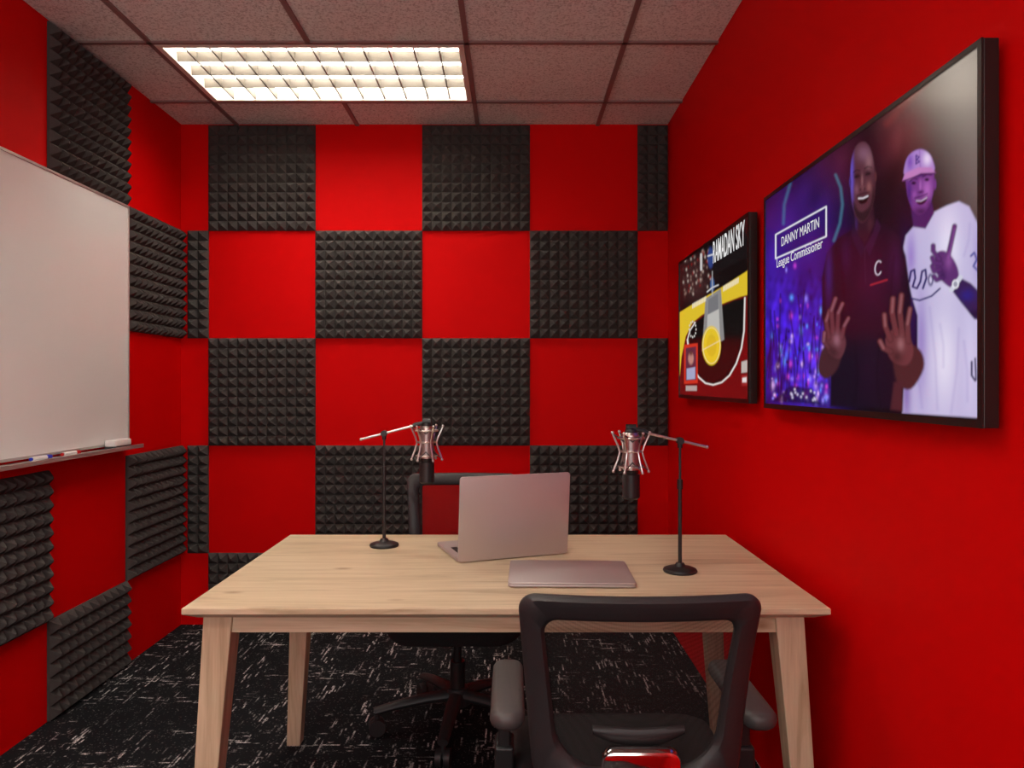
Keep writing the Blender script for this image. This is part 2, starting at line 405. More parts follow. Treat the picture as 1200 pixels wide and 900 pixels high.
# ---------------------------------------------------------------- microphones
def mic(sx,sy,mx,side,btail,bhead,zt):
    e=empty('microphone_stand',(sx,sy,TZ))
    b=B(); R=[]
    for z,r in ((0,0.046),(0.004,0.048),(0.009,0.046),(0.013,0.036),(0.017,0.016),(0.026,0.011)):
        R.append([Vector((r*math.cos(2*math.pi*k/40),r*math.sin(2*math.pi*k/40),z)) for k in range(40)])
    b.loft(R); b.obj('base',M_black,e)
    zc=zt-TZ
    B().cyl((0,0,0.02),(0,0,0.24),0.0055).cyl((0,0,0.235),(0,0,0.262),0.0080).obj('lower_pole',M_black,e)
    B().cyl((0,0,0.26),(0,0,zc),0.0036).obj('upper_pole',M_dkgrey,e)
    a=Vector((btail[0]-sx,0,btail[1]-TZ)); c=Vector((bhead[0]-sx,0,bhead[1]-TZ))
    B().cyl(a,c,0.0038).sph(a,0.0052).obj('boom_arm',M_silver,e)
    t=(0-a.x)/(c.x-a.x); pz=a.z+(c.z-a.z)*t
    B().cyl((0,-0.012,pz),(0,0.012,pz),0.010).cyl((0,0.012,pz),(0,0.026,pz),0.005).sph((0,0.028,pz),0.008).cyl((0,0,pz-0.02),(0,0,pz-0.004),0.007).obj('clutch',M_black,e)
    m=mx-sx; top=1.130-TZ
    B().cyl((m,0,top-0.118),(m,0,top-0.022),0.0225).obj('capsule_grille',M_grille,e)
    b=B()
    for zz in (0.024,0.066,0.118): b.cyl((m,0,top-zz-0.002),(m,0,top-zz+0.002),0.0238)
    b.cyl((m,0,top-0.022),(m,0,top-0.012),0.0225,0.015)
    b.obj('body_bands',M_silver,e)
    B().cyl((m,0,top-0.198),(m,0,top-0.134),0.0245).cyl((m,0,top-0.134),(m,0,top-0.118),0.019,0.0225).cyl((m,0,top-0.204),(m,0,top-0.198),0.018,0.0245).obj('lower_body',M_black,e,angle=25)
    b=B()
    def ring(z,r,t): b.tube([(m+r*math.cos(2*math.pi*k/28),r*math.sin(2*math.pi*k/28),z) for k in range(28)],t,seg=8,closed=True)
    ring(top-0.030,0.037,0.0030); ring(top-0.112,0.034,0.0030); ring(top-0.068,0.031,0.0024)
    n=6
    for k in range(n):
        a0=2*math.pi*k/n
        def P(r,z,da=0): return Vector((m+r*math.cos(a0+da),r*math.sin(a0+da),top-z))
        b.tube([P(0.053,0.016),P(0.048,0.028),P(0.038,0.050),P(0.032,0.070),P(0.038,0.092),P(0.046,0.112),P(0.050,0.124)],0.0030,seg=8,up=(0.3,0.5,0.1))
        b.sph(P(0.053,0.015),0.0045); b.sph(P(0.050,0.125),0.0045)
    b.obj('shock_mount_cage',M_silver,e)
    b=B()
    for k in range(n):
        a0=2*math.pi*k/n; a1=2*math.pi*(k+0.5)/n; a2=2*math.pi*(k+1)/n
        for (ro,zo,zi) in ((0.051,0.018,0.040),(0.048,0.122,0.098)):
            b.cyl((m+ro*math.cos(a0),ro*math.sin(a0),top-zo),(m+0.024*math.cos(a1),0.024*math.sin(a1),top-zi),0.0016,seg=8)
            b.cyl((m+ro*math.cos(a2),ro*math.sin(a2),top-zo),(m+0.024*math.cos(a1),0.024*math.sin(a1),top-zi),0.0016,seg=8)
    b.obj('elastic_bands',M_pad,e)
    b=B()
    b.sph((m,0,top-0.012),0.016,(1.1,1.1,0.9)); b.cyl((m-0.014,0,top-0.002),(m+0.014,0,top-0.002),0.011)
    b.tube([(c.x,0,c.z),(m+side*0.036,0,top-0.010),(m,0,top-0.004)],0.007,seg=10,up=(0,1,0))
    b.obj('swivel_mount',M_black,e)
mic(-0.42,2.44,-0.280,-1,(-0.496,1.071),(-0.325,1.115),1.086)
mic(0.477,2.108,0.338,1,(0.554,1.074),(0.385,1.113),1.092)

# ---------------------------------------------------------------- chairs
def chair(loc,rot,base_rot,zt=0.872):
    e=empty('mesh_office_chair',loc,(0,0,rot))
    b=B(); R=[]
    for z,i in ((0.385,0.03),(0.392,0.008),(0.41,0.0),(0.435,0.002),(0.450,0.012),(0.457,0.03),(0.459,0.07)):
        ring=[]
        for x,y in rrect(0,0.01,0.24-i,0.225-i,0.10-min(i,0.06),8):
            dz=-0.022*max(0,(y-0.12)/0.11)**2
            ring.append(Vector((x*(1-0.06*max(0,-y/0.2)),y,z+dz)))
        R.append(ring)
    b.loft(R); b.obj('seat',M_fabric,e,angle=60)
    b=B(); b.box(-0.11,0.11,-0.14,0.13,0.335,0.386); b.obj('tilt_mechanism',M_black,e,bevel=0.012)
    zb=0.475
    def yb(x,z):
        t=(z-0.45)/0.42
        return -0.195-0.065*t+0.02*math.sin(math.pi*min(max(t,0),1))-0.028*(1-(x/0.22)**2)
    def outline(off,zbot,rt,rb):
        out=[]; zt_=zt-off; hb=0.192-off*1.0; ht=0.2245-off
        def hw(z): return hb+(ht-hb)*(z-zbot)/(zt_-zbot)
        S=10
        for (sx,zc,r,a0) in ((1,zt_-rt,rt,0),(-1,zt_-rt,rt,90),(-1,zbot+rb,rb,180),(1,zbot+rb,rb,270)):
            for k in range(S+1):
                a=math.radians(a0+90*k/S)
                z=zc+r*math.sin(a); x=sx*(hw(z)-r)+r*math.cos(a); out.append((x,z))
        res=[]
        for i,p in enumerate(out):
            q=out[(i+1)%len(out)]; res.append(p)
            if i%(S+1)==S:
                for s in range(1,8): res.append((p[0]+(q[0]-p[0])*s/8,p[1]+(q[1]-p[1])*s/8))
        return res
    O=outline(0,zb,0.035,0.07); I=outline(0.047,zb+0.058,0.028,0.075); O2=outline(0.008,zb+0.008,0.03,0.065); I2=outline(0.039,zb+0.05,0.03,0.077)
    b=B(); bm=b.bm; n=len(O)
    rings=[(O,0.0),(O,-0.012),(O2,-0.022),(I2,-0.022),(I,-0.012),(I,0.0),(I2,0.008),(O2,0.008)]
    V=[[bm.verts.new((x,yb(x,z)+dy,z)) for x,z in r] for r,dy in rings]
    for a in range(len(V)):
        A=V[a];C=V[(a+1)%len(V)]
        for k in range(n): bm.faces.new((A[k],A[(k+1)%n],C[(k+1)%n],C[k]))
    b.obj('back_frame',M_dkgrey,e,angle=50)
    b=B(); bm=b.bm; cxz=(0,(zt+zb)/2); prev=None
    for s in (1.02,0.8,0.6,0.4,0.2):
        cur=[]
        for x,z in I:
            X=x*s; Z=cxz[1]+(z-cxz[1])*s; cur.append(bm.verts.new((X,yb(X,Z)-0.002,Z)))
        if prev:
            for k in range(n): bm.faces.new((prev[k],prev[(k+1)%n],cur[(k+1)%n],cur[k]))
        prev=cur
    bm.faces.new(prev); b.obj('back_mesh',M_mesh,e,angle=80)
    b=B(); R=[]
    for i in range(13):
        x=-0.085+0.17*i/12; t=abs(x)/0.085; zc=0.600+0.012*t*t; hh=0.017*(1-0.55*t**3)
        y=yb(x,zc)-0.018
        R.append([Vector((x,y+0.008*math.cos(a),zc+hh*math.sin(a))) for a in [2*math.pi*k/12 for k in range(12)]])
    b.loft(R); b.obj('lumbar_support',M_black,e)
    b=B(); Ms=Matrix.Translation((0,-0.262,0.0))@Matrix.Rotation(math.radians(90),4,'X')
    slab(b,0,0.532,0.072,0.060,0.022,-0.006,0.026,0.010,M=Ms); b.obj('back_bracket',M_chrome,e)
    b=B(); b.tube([(0,-0.262,0.52),(0,-0.262,0.45),(0,-0.235,0.39),(0,-0.16,0.355),(0,-0.06,0.352)],[0.03,0.034,0.036,0.036,0.034],seg=14,flat=0.6,up=(0,1,0.4)); b.obj('back_spine',M_black,e)
    for s,nm in ((-1,'left'),(1,'right')):
        b=B(); R=[]
        for z,i in ((0.592,0.010),(0.598,0.003),(0.606,0),(0.616,0.001),(0.623,0.006),(0.625,0.014)):
            R.append([Vector((s*0.243+x,y,z)) for x,y in rrect(0,-0.065,0.034-i,0.150-i,0.030-i,6)])
        b.loft(R); b.obj('arm_pad_'+nm,M_pad,e,angle=60)
        b=B(); b.box(s*0.25-0.013,s*0.25+0.013,-0.075,-0.020,0.46,0.594); b.obj('arm_post_'+nm,M_black,e,bevel=0.005)
        b=B(); b.box(s*0.25-0.02,s*0.25+0.02,-0.085,-0.010,0.352,0.50); b.box(min(s*0.09,s*0.265),max(s*0.09,s*0.265),-0.08,-0.015,0.345,0.375); b.obj('arm_bracket_'+nm,M_black,e,bevel=0.006)
    B().cyl((0,0,0.10),(0,0,0.24),0.027).cyl((0,0,0.24),(0,0,0.345),0.015).obj('gas_lift',M_black,e)
    b=B(); b.cyl((0,0,0.085),(0,0,0.145),0.048,0.04)
    bc=B()
    for k in range(5):
        a=base_rot+2*math.pi*k/5; ca,sa=math.cos(a),math.sin(a)
        P=lambda r,z: Vector((r*ca,r*sa,z))
        b.tube([P(0.02,0.118),P(0.12,0.112),P(0.22,0.098),P(0.30,0.082)],[0.028,0.025,0.021,0.018],seg=12,flat=0.75)
        b.cyl(P(0.29,0.05),P(0.29,0.085),0.009)
        for s in(-1,1):
            c=P(0.29,0.029)+Vector((-sa,ca,0))*s*0.014
            d=Vector((-sa,ca,0))*0.010
            bc.cyl(c-d,c+d,0.029,seg=24)
        bc.cyl(P(0.29,0.03),P(0.29,0.058),0.012)
    b.obj('star_base',M_dkgrey,e); bc.obj('casters',M_dkgrey,e)
chair((0.234,1.62,0),0.0,math.radians(90))
chair((-0.20,2.72,0),math.pi,math.radians(90-5),0.892)

# ---------------------------------------------------------------- televisions
class Canvas:
    def __init__(s,px,py): s.x=px; s.y=py; s.c=np.zeros((px.size,3)); s.mask=None
    def blend(s,idx,a,col):
        if s.mask is not None: a=a*s.mask[idx]
        a=a[:,None]; s.c[idx]=s.c[idx]*(1-a)+lin(col)*a
    def box(s,x0,x1,y0,y1): return np.nonzero((s.x>x0)&(s.x<x1)&(s.y>y0)&(s.y<y1))[0]
    def ell(s,cx,cy,rx,ry,col,soft=0.15,rot=0,al=1,shear=0.0):
        m=max(rx,ry)*(1+soft)+2; i=s.box(cx-m,cx+m,cy-m,cy+m)
        dx=s.x[i]-cx; dy=s.y[i]-cy-shear*dx; c,n=math.cos(rot),math.sin(rot)
        u=(dx*c+dy*n)/rx; v=(-dx*n+dy*c)/ry; d=np.sqrt(u*u+v*v)
        s.blend(i,np.clip((1+soft-d)/(2*soft),0,1)*al,col)
    def glow(s,cx,cy,rx,ry,col,k=1):
        d=((s.x-cx)/rx)**2+((s.y-cy)/ry)**2
        s.c+=lin(col)[None,:]*(np.exp(-d)*k)[:,None]
    def shade(s,cx,cy,rx,ry,col,al=0.6,rot=0):
        c,n=math.cos(rot),math.sin(rot); dx=s.x-cx; dy=s.y-cy
        d=((dx*c+dy*n)/rx)**2+((-dx*n+dy*c)/ry)**2; i=np.nonzero(d<6)[0]
        s.blend(i,np.exp(-d[i])*al,col)
    def line(s,pts,w,col,al=1,soft=0.5):
        P=np.array(pts,float)
        i=s.box(P[:,0].min()-w-soft-1,P[:,0].max()+w+soft+1,P[:,1].min()-w-soft-1,P[:,1].max()+w+soft+1)
        D=np.full(len(i),1e9)
        for a,b in zip(pts[:-1],pts[1:]):
            ax,ay=a; dx,dy=b[0]-ax,b[1]-ay; L=dx*dx+dy*dy+1e-9
            t=np.clip(((s.x[i]-ax)*dx+(s.y[i]-ay)*dy)/L,0,1)
            D=np.minimum(D,np.hypot(s.x[i]-ax-t*dx,s.y[i]-ay-t*dy))
        s.blend(i,np.clip((w+soft-D)/(2*soft),0,1)*al,col)
    def poly(s,pts,col,soft=0.8,al=1,smooth=False,setmask=False):
        if smooth:
            n=len(pts); q=[]
            for k in range(n):
                p0,p1,p2,p3=[np.array(pts[(k+j)%n],float) for j in(-1,0,1,2)]
                for t in (0,0.25,0.5,0.75):
                    q.append(0.5*((2*p1)+(-p0+p2)*t+(2*p0-5*p1+4*p2-p3)*t*t+(-p0+3*p1-3*p2+p3)*t**3))
            pts=q
        P=np.array(pts,float)
        i=s.box(P[:,0].min()-3,P[:,0].max()+3,P[:,1].min()-3,P[:,1].max()+3)
        if len(i)==0: return
        X=s.x[i];Y=s.y[i]; ins=np.zeros(len(i),bool); D=np.full(len(i),1e9)
        n=len(P)
        for k in range(n):
            ax,ay=P[k];bx,by=P[(k+1)%n]; dx,dy=bx-ax,by-ay
            t=np.clip(((X-ax)*dx+(Y-ay)*dy)/(dx*dx+dy*dy+1e-9),0,1)
            D=np.minimum(D,np.hypot(X-ax-t*dx,Y-ay-t*dy))
            cr=((ay>Y)!=(by>Y))&(X<(bx-ax)*(Y-ay)/((by-ay) if abs(by-ay)>1e-9 else 1e-9)+ax)
            ins^=cr
        a=np.clip((np.where(ins,D,-D)+soft)/(2*soft),0,1)
        s.blend(i,a*al,col)
        if setmask: s.mask=np.zeros(len(s.x)); s.mask[i]=a

XFR=0.770
def television(ya,yb_,za,zb_,nu,nv,paint,es,texts):
    yc=(ya+yb_)/2; zc=(za+zb_)/2; e=empty('wall_mounted_tv',(XFR,yc,zc))
    e.rotation_euler=Matrix(((0,0,-1),(-1,0,0),(0,1,0))).to_euler()
    hw=(yb_-ya)/2; hh=(zb_-za)/2; bz=0.011
    b=B(); b.box(-hw,hw,-hh,hh,-0.030,-0.004); b.obj('back_shell',M_bezel,e,bevel=0.002)
    b=B(); b.box(-hw,-hw+bz,-hh,hh,-0.004,0).box(hw-bz,hw,-hh,hh,-0.004,0).box(-hw+bz,hw-bz,-hh,-hh+bz+0.003,-0.004,0).box(-hw+bz,hw-bz,hh-bz,hh,-0.004,0)
    b.obj('bezel',M_bezel,e,smooth=False)
    b=B(); b.box(-0.2,0.2,-0.15,0.15,-0.0425,-0.030); b.obj('wall_bracket',M_black,e,smooth=False)
    u=np.linspace(-hw+bz,hw-bz,nu); v=np.linspace(-hh+bz+0.003,hh-bz,nv)
    U,V=np.meshgrid(u,v,indexing='ij'); U=U.ravel();V=V.ravel()
    Yw=yc-U; Zw=zc+V
    # coordinates measured on the reference photograph of this panel -> panel coordinates
    px=600+XFR*F/Yw; py=450-(Zw-H)*F/Yw
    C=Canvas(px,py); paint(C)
    g=C.c.reshape(nu,nv,3).copy()
    for ax in (0,1):
        gp=np.concatenate([np.take(g,[0],ax),g,np.take(g,[-1],ax)],ax); n_=g.shape[ax]
        g=0.2*np.take(gp,range(0,n_),ax)+0.6*np.take(gp,range(1,n_+1),ax)+0.2*np.take(gp,range(2,n_+2),ax)
    col=np.clip(g.reshape(-1,3),0,1.2)
    me=bpy.data.meshes.new('screen'); N=nu*nv
    me.vertices.add(N); co=np.stack([U,V,np.full(N,-0.0025)],1).astype(np.float32); me.vertices.foreach_set('co',co.ravel())
    ii,jj=np.meshgrid(np.arange(nu-1),np.arange(nv-1),indexing='ij'); a=(ii*nv+jj).ravel()
    q=np.stack([a,a+nv,a+nv+1,a+1],1).astype(np.int32)
    me.loops.add(q.size); me.loops.foreach_set('vertex_index',q.ravel())
    me.polygons.add(len(q)); me.polygons.foreach_set('loop_start',np.arange(0,q.size,4,dtype=np.int32))
    me.update(calc_edges=True); me.validate()
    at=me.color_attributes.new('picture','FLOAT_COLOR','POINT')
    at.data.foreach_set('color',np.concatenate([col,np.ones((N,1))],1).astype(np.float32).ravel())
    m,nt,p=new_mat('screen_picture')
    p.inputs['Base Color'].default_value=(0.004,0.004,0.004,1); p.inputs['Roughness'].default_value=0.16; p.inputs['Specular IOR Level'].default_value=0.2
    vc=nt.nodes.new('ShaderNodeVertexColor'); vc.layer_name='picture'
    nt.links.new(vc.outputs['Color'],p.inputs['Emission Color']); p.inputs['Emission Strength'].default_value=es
    me.materials.append(m)
    o=bpy.data.objects.new('screen',me); scene.collection.objects.link(o); o.parent=e
    mt=mat('screen_text',(0,0,0,1),emit=(1,1,1,1),es=0.8)
    for k,(s,pl,pr,hgt,bold) in enumerate(texts):
        def loc(p):
            Y=XFR*F/(p[0]-600); return (yc-Y,H-(p[1]-450)*Y/F-zc)
        u0,v0=loc(pl); u1,v1=loc(pr)
        cu=bpy.data.curves.new('t','FONT'); cu.body=s; cu.size=1; cu.offset=bold
        to=bpy.data.objects.new('t',cu); scene.collection.objects.link(to)
        bpy.context.view_layer.update()
        tm=bpy.data.meshes.new_from_object(to.evaluated_get(bpy.context.evaluated_depsgraph_get()))
        bpy.data.objects.remove(to)
        A=np.array([vv.co[:] for vv in tm.vertices])
        mn=A.min(0);mx_=A.max(0)
        A[:,0]=(A[:,0]-mn[0])/(mx_[0]-mn[0])*(u1-u0)+u0
        A[:,1]=(A[:,1]-mn[1])/(mx_[1]-mn[1])*hgt+(v0+v1)/2
        A[:,2]=-0.0018
        tm.vertices.foreach_set('co',A.astype(np.float32).ravel()); tm.materials.clear(); tm.materials.append(mt); tm.update()
        o=bpy.data.objects.new('caption_%d'%(k+1),tm); scene.collection.objects.link(o); o.parent=e

rng=np.random.RandomState(4)
def mottle(C,amp,wl,x0,x1,y0,y1):
    i=C.box(x0,x1,y0,y1); n=np.zeros(len(i))
    for k in range(14):
        a=rng.uniform(0,2*math.pi); f=2*math.pi/(wl*rng.uniform(0.6,1.8)); ph=rng.uniform(0,7)
        n+=np.sin((C.x[i]*1.6*math.cos(a)+C.y[i]*math.sin(a))*f+ph)
    edge=np.minimum(np.minimum(C.x[i]-x0,x1-C.x[i]),np.minimum(C.y[i]-y0,y1-C.y[i]))
    C.c[i]*=(1+amp*np.clip(edge/8,0,1)[:,None]*n[:,None]/3.7).clip(0.1,2)
def paint_people(C):
    C.c[:]=lin((14,8,18))
    C.glow(1125,85,50,75,(160,148,136),0.95); C.glow(1150,200,40,80,(120,106,102),0.7)  # whitish reflection haze on the screen, painted into the picture's upper right
    C.glow(1060,150,30,45,(120,36,42),0.5); C.glow(985,190,40,40,(80,18,38),0.6)
    C.glow(925,400,40,70,(60,25,215),0.8); C.glow(955,430,26,45,(110,60,235),0.55)
    C.glow(940,270,40,60,(70,30,150),0.6); C.glow(905,330,20,60,(60,20,150),0.6)
    C.glow(1062,350,14,70,(60,25,120),0.4)
    mottle(C,0.20,60,880,1060,60,500); mottle(C,0.22,14,880,975,320,490)
    C.line([(1038,145),(1060,120),(1085,95)],3,(150,50,50),0.35,soft=4)
    C.line([(978,205),(984,220),(986,240),(983,262),(976,282)],0.8,(90,170,200),0.45,soft=2)
    C.line([(925,215),(918,240),(917,262)],1.0,(80,150,190),0.4,soft=2)
    for k in range(150):
        x=rng.uniform(902,968); y=470-abs(rng.normal(0,55)); s=rng.uniform(0.6,2.2)
        col=[(150,130,255),(90,150,255),(240,190,255),(210,70,220),(60,60,255),(20,8,50),(20,8,50)][rng.randint(7)]
        C.shade(x,y,s,s*rng.uniform(1,3.0),col,rng.uniform(0.4,0.95))
    for k in range(20):
        x=rng.uniform(902,968); C.line([(x,rng.uniform(330,420)),(x+rng.uniform(-10,10),rng.uniform(425,472))],0.7,(20,10,44),0.8,soft=1)
    C.poly([(905,470),(925,452),(950,455),(960,474)],(18,10,45),1.5,al=0.8)
    for k in range(14):
        C.shade(rng.uniform(925,955),rng.uniform(455,470),1.2,1.5,(220,210,245),0.8)
    # ---- man in white shirt
    C.poly([(1056,296),(1060,276),(1072,262),(1090,250),(1108,241),(1122,236),(1134,242),(1144,262),(1152,290),(1152,490),(1056,484),(1058,450),(1074,420),(1074,370),(1062,330)],(192,182,220),1.2,setmask=True)
    C.shade(1110,290,14,45,(238,232,250),0.7); C.shade(1105,420,14,50,(234,228,246),0.75); C.shade(1135,420,8,60,(220,212,243),0.5)
    C.shade(1078,400,7,60,(130,100,185),0.65); C.shade(1066,300,6,30,(130,90,190),0.65); C.shade(1144,300,5,40,(150,130,200),0.5)
    C.shade(1061,460,6,40,(110,70,160),0.7)
    for x0,y0,x1,y1 in ((1088,360,1097,480),(1122,385,1113,484),(1070,430,1079,478),(1135,262,1128,300),(1100,380,1104,430),(1128,400,1132,470)):
        C.line([(x0,y0),((x0+x1)/2+2,(y0+y1)/2),(x1,y1)],0.4,(140,122,190),0.4,soft=2.4)
    C.mask=None
    NV=(36,34,96)
    C.line([(1064,330),(1066,318),(1070,316),(1071,326),(1068,336),(1073,338),(1077,330),(1079,318),(1083,316),(1084,326),(1080,338)],1.2,NV)
    C.ell(1089,328,3.2,7,NV,0.3); C.ell(1089,328,1.6,4.2,(205,196,228),0.4)
    C.line([(1064,349),(1076,352),(1090,347),(1100,338)],1.0,NV)
    C.line([(1136,300),(1140,296),(1143,304),(1139,312),(1145,318)],1.2,(45,52,140),0.85)
    C.line([(1137,424),(1137,440),(1141,446)],1.2,(60,60,95)); C.line([(1141,420),(1142,445)],1.0,(60,60,95))
    C.poly([(1065,236),(1089,230),(1093,250),(1083,268),(1069,266)],(70,32,92),1)
    C.poly([(1061,205),(1075,196),(1091,197),(1093,215),(1091,230),(1086,243),(1078,251),(1070,248),(1064,236),(1061,222)],(116,60,136),1,smooth=True,setmask=True)
    C.shade(1085,222,5,12,(182,108,194),0.75); C.shade(1064,226,3.5,18,(64,28,116),0.8)
    C.shade(1078,248,10,5,(42,18,60),0.8); C.shade(1088,240,4,7,(60,26,84),0.7)
    C.shade(1077,204,15,4,(44,18,72),0.75,rot=-0.2)
    C.shade(1070,228,2.5,4,(158,86,176),0.6)
    C.line([(1065,212),(1069,209),(1073,210)],0.7,(30,12,46),0.8,soft=0.8); C.line([(1080,207),(1085,204),(1090,205)],0.7,(30,12,46),0.8,soft=0.8)
    C.ell(1069.3,214.5,2.6,1.7,(22,8,34),0.5); C.ell(1084.6,210.5,2.6,1.7,(22,8,34),0.5)
    C.shade(1077,218,1.4,7,(176,105,190),0.7); C.ell(1077.5,225,3.2,1.8,(74,32,92),0.6,rot=-0.2)
    C.line([(1071,232),(1078,230),(1085,227)],0.8,(44,18,60),0.8,soft=0.8)
    C.poly([(1071.5,234.5),(1078,234),(1085.5,230),(1083,237),(1078,240),(1074,239)],(50,16,46),0.7,smooth=True)
    C.line([(1072.5,235.3),(1078,235.5),(1084.5,231.6)],0.75,(208,190,222),0.85,soft=0.6)
    C.mask=None
    C.ell(1094,216,1.7,6,(112,56,134),0.3)
    C.poly([(1059,205),(1059,193),(1063,183),(1070,177),(1078,175),(1086,179),(1091,187),(1093,200),(1076,198)],(168,128,200),1,smooth=True,setmask=True)
    C.shade(1065,190,4,10,(104,56,170),0.75); C.shade(1085,186,5,8,(236,216,244),0.85)
    C.line([(1076,175),(1077,198)],0.4,(110,70,150),0.6,soft=0.8); C.mask=None
    C.poly([(1056,212),(1059,203),(1075,196),(1090,196),(1095,203),(1078,203),(1064,211)],(188,124,186),0.8)
    C.line([(1057,212),(1066,209),(1078,204),(1094,203)],0.8,(60,22,84),0.95)
    C.line([(1072,182),(1072,192)],0.7,(60,36,120)); C.line([(1072,182),(1075.5,184),(1073,187),(1076,189.5),(1072,192)],0.7,(60,36,120))
    C.poly([(1152,348),(1152,376),(1140,374),(1124,354),(1112,338),(1121,324),(1136,332)],(54,30,80),1,setmask=True)
    C.shade(1132,346,8,7,(40,34,140),0.7); C.shade(1142,368,8,5,(26,12,44),0.8); C.mask=None
    HD=(92,46,110)
    C.poly([(1095,298),(1105,294),(1116,304),(1122,322),(1115,337),(1103,330),(1094,316)],HD,1,smooth=True)
    for p in ([(1099,304),(1092,294),(1092,288)],[(1109,302),(1113,284),(1117,265)],[(1100,316),(1093,318),(1091,312)],[(1103,325),(1096,328),(1093,324)],[(1101,309),(1093,308),(1091,302)]):
        C.line(p,2.9,(44,20,62),0.8,soft=1.0); C.line(p,2.3,HD,soft=1.0)
    C.shade(1110,306,4,9,(150,86,162),0.6); C.shade(1103,322,4,6,(54,24,78),0.7); C.line([(1110,302),(1114,284),(1117,268)],0.6,(146,84,160),0.6,soft=1)
    C.line([(1113,340),(1124,325)],2.6,(205,205,222)); C.ell(1118,333,4.0,5.2,(236,236,244)); C.ell(1118,333,2.5,3.4,(150,150,170))
    # ---- man in dark polo
    PO=(22,12,30)
    C.poly([(999,268),(1012,280),(1025,258),(1038,264),(1052,276),(1060,300),(1066,345),(1066,372),(1056,400),(1052,479),(972,476),(972,440),(968,400),(962,372),(962,325),(968,296),(982,278)],PO,1.2,setmask=True)
    C.shade(1020,330,22,40,(60,19,54),0.5); C.shade(1048,310,8,28,(66,22,66),0.6); C.shade(970,320,4,34,(54,34,118),0.6)
    C.shade(990,300,6,20,(46,20,66),0.5); C.shade(1018,430,16,40,(34,14,38),0.6)
    for pts in ([(984,300),(988,350),(985,400)],[(1046,300),(1042,350),(1046,385)],[(1000,400),(1004,440),(1000,474)],[(1030,390),(1026,440),(1030,476)]):
        C.line(pts,0.4,(8,4,12),0.6,soft=2.2)
    C.mask=None
    C.poly([(999,246),(1022,242),(1024,262),(1012,286),(1001,270)],(46,21,36),1,setmask=True)
    C.shade(1002,262,2,9,(60,36,100),0.6); C.shade(1018,262,3,8,(84,42,52),0.5); C.mask=None
    C.poly([(998,262),(1003,272),(1012,290),(1008,302),(996,276)],(34,18,46),0.8); C.poly([(1026,256),(1022,272),(1012,290),(1018,300),(1031,266)],(44,20,50),0.8)
    C.line([(1012,291),(1013,332)],0.5,(60,32,62),0.6)
    C.poly([(1009,166),(1017,171),(1022,187),(1024.5,210),(1023,232),(1018,250),(1010,261),(1003,256),(998,242),(995.5,218),(996,192),(1001,173)],(84,44,56),1,smooth=True,setmask=True)
    C.shade(996.5,208,2.6,34,(100,84,205),0.85); C.shade(1011,180,8,9,(140,98,122),0.6); C.shade(1017,190,4,9,(164,118,126),0.5)
    C.shade(1023,232,2.6,18,(40,16,22),0.8)
    C.poly([(999,236),(1004,246),(1010,248),(1018,241),(1022,228),(1021,244),(1015,256),(1009,260),(1003,255),(999,246)],(30,15,22),1.6,al=0.8,smooth=True)
    C.shade(1002.5,222,2.6,6,(132,84,104),0.65); C.shade(1017,219,2.8,6,(152,96,96),0.65)
    C.shade(1003,206,4,3.5,(38,16,26),0.75); C.shade(1015.8,203,4,3.5,(38,16,26),0.75)
    C.line([(999,202),(1002.5,199),(1006,200)],0.55,(20,9,14),0.85,soft=0.8); C.line([(1012,197.5),(1016,195),(1020,196.5)],0.55,(20,9,14),0.85,soft=0.8)
    C.line([(1000.8,207.8),(1005,206.4)],0.7,(12,5,8),0.95,soft=0.6); C.line([(1013.5,204.6),(1018,203.2)],0.7,(12,5,8),0.95,soft=0.6)
    C.shade(1009,212,1.3,8,(142,94,100),0.7); C.ell(1009.5,220,3.2,2.4,(104,60,68),0.6,rot=-0.2)
    C.shade(1007,222,0.9,1.2,(30,12,16),0.9); C.shade(1012,221,0.9,1.2,(30,12,16),0.9)
    C.line([(1003,229.5),(1009.5,227),(1017,225)],0.7,(34,16,22),0.8,soft=0.9)
    C.poly([(1003.5,232),(1010,230.5),(1017,228),(1014.5,236),(1010,239),(1006,238)],(40,10,16),0.7,smooth=True)
    C.line([(1005,232.6),(1010,232.3),(1015.5,229.8)],0.85,(226,216,226),0.95,soft=0.6)
    C.mask=None
    C.ell(995,213,1.3,6,(70,48,120),0.3); C.ell(1024.8,207,1.3,6,(84,42,48),0.3)
    pts=[(1028+4.0*math.cos(a),314-1.5*math.cos(a)+8*math.sin(a)) for a in np.linspace(0.8,5.5,14)]
    C.line(pts,0.6,(220,210,228),0.95); C.line([(1019,334),(1038,328)],1.0,(170,40,52),0.8)
    def hand(palm,fingers,arm,col,hl):
        dk=tuple(int(c*0.5) for c in col)
        C.poly(arm,tuple(int(c*0.7) for c in col),1.6,smooth=True)
        C.poly(palm,col,1.3,smooth=True)
        for f,wd in fingers:
            C.line(f,wd+0.8,dk,0.75,soft=1.3); C.line(f,wd,col,0.95,soft=1.1)
            C.line(f[1:],wd*0.35,hl,0.45,soft=1.4)
        P=np.mean(np.array(palm),0); C.shade(P[0]+1,P[1]-2,4,8,hl,0.5); C.shade(P[0]-3,P[1]+12,7,8,dk,0.7)
    hand([(966,394),(975,383),(986,389),(990,404),(983,420),(970,414)],
         [([(970,396),(967,376),(971,364)],2.2),([(975,390),(973,364),(978,350)],2.3),([(980,390),(981,367),(986,356)],2.2),([(985,396),(988,382),(993,373)],2.0),([(970,408),(964,400),(965,390)],2.3)],
         [(959,418),(966,406),(984,410),(981,430),(968,444),(958,436)],(96,50,60),(170,118,136))
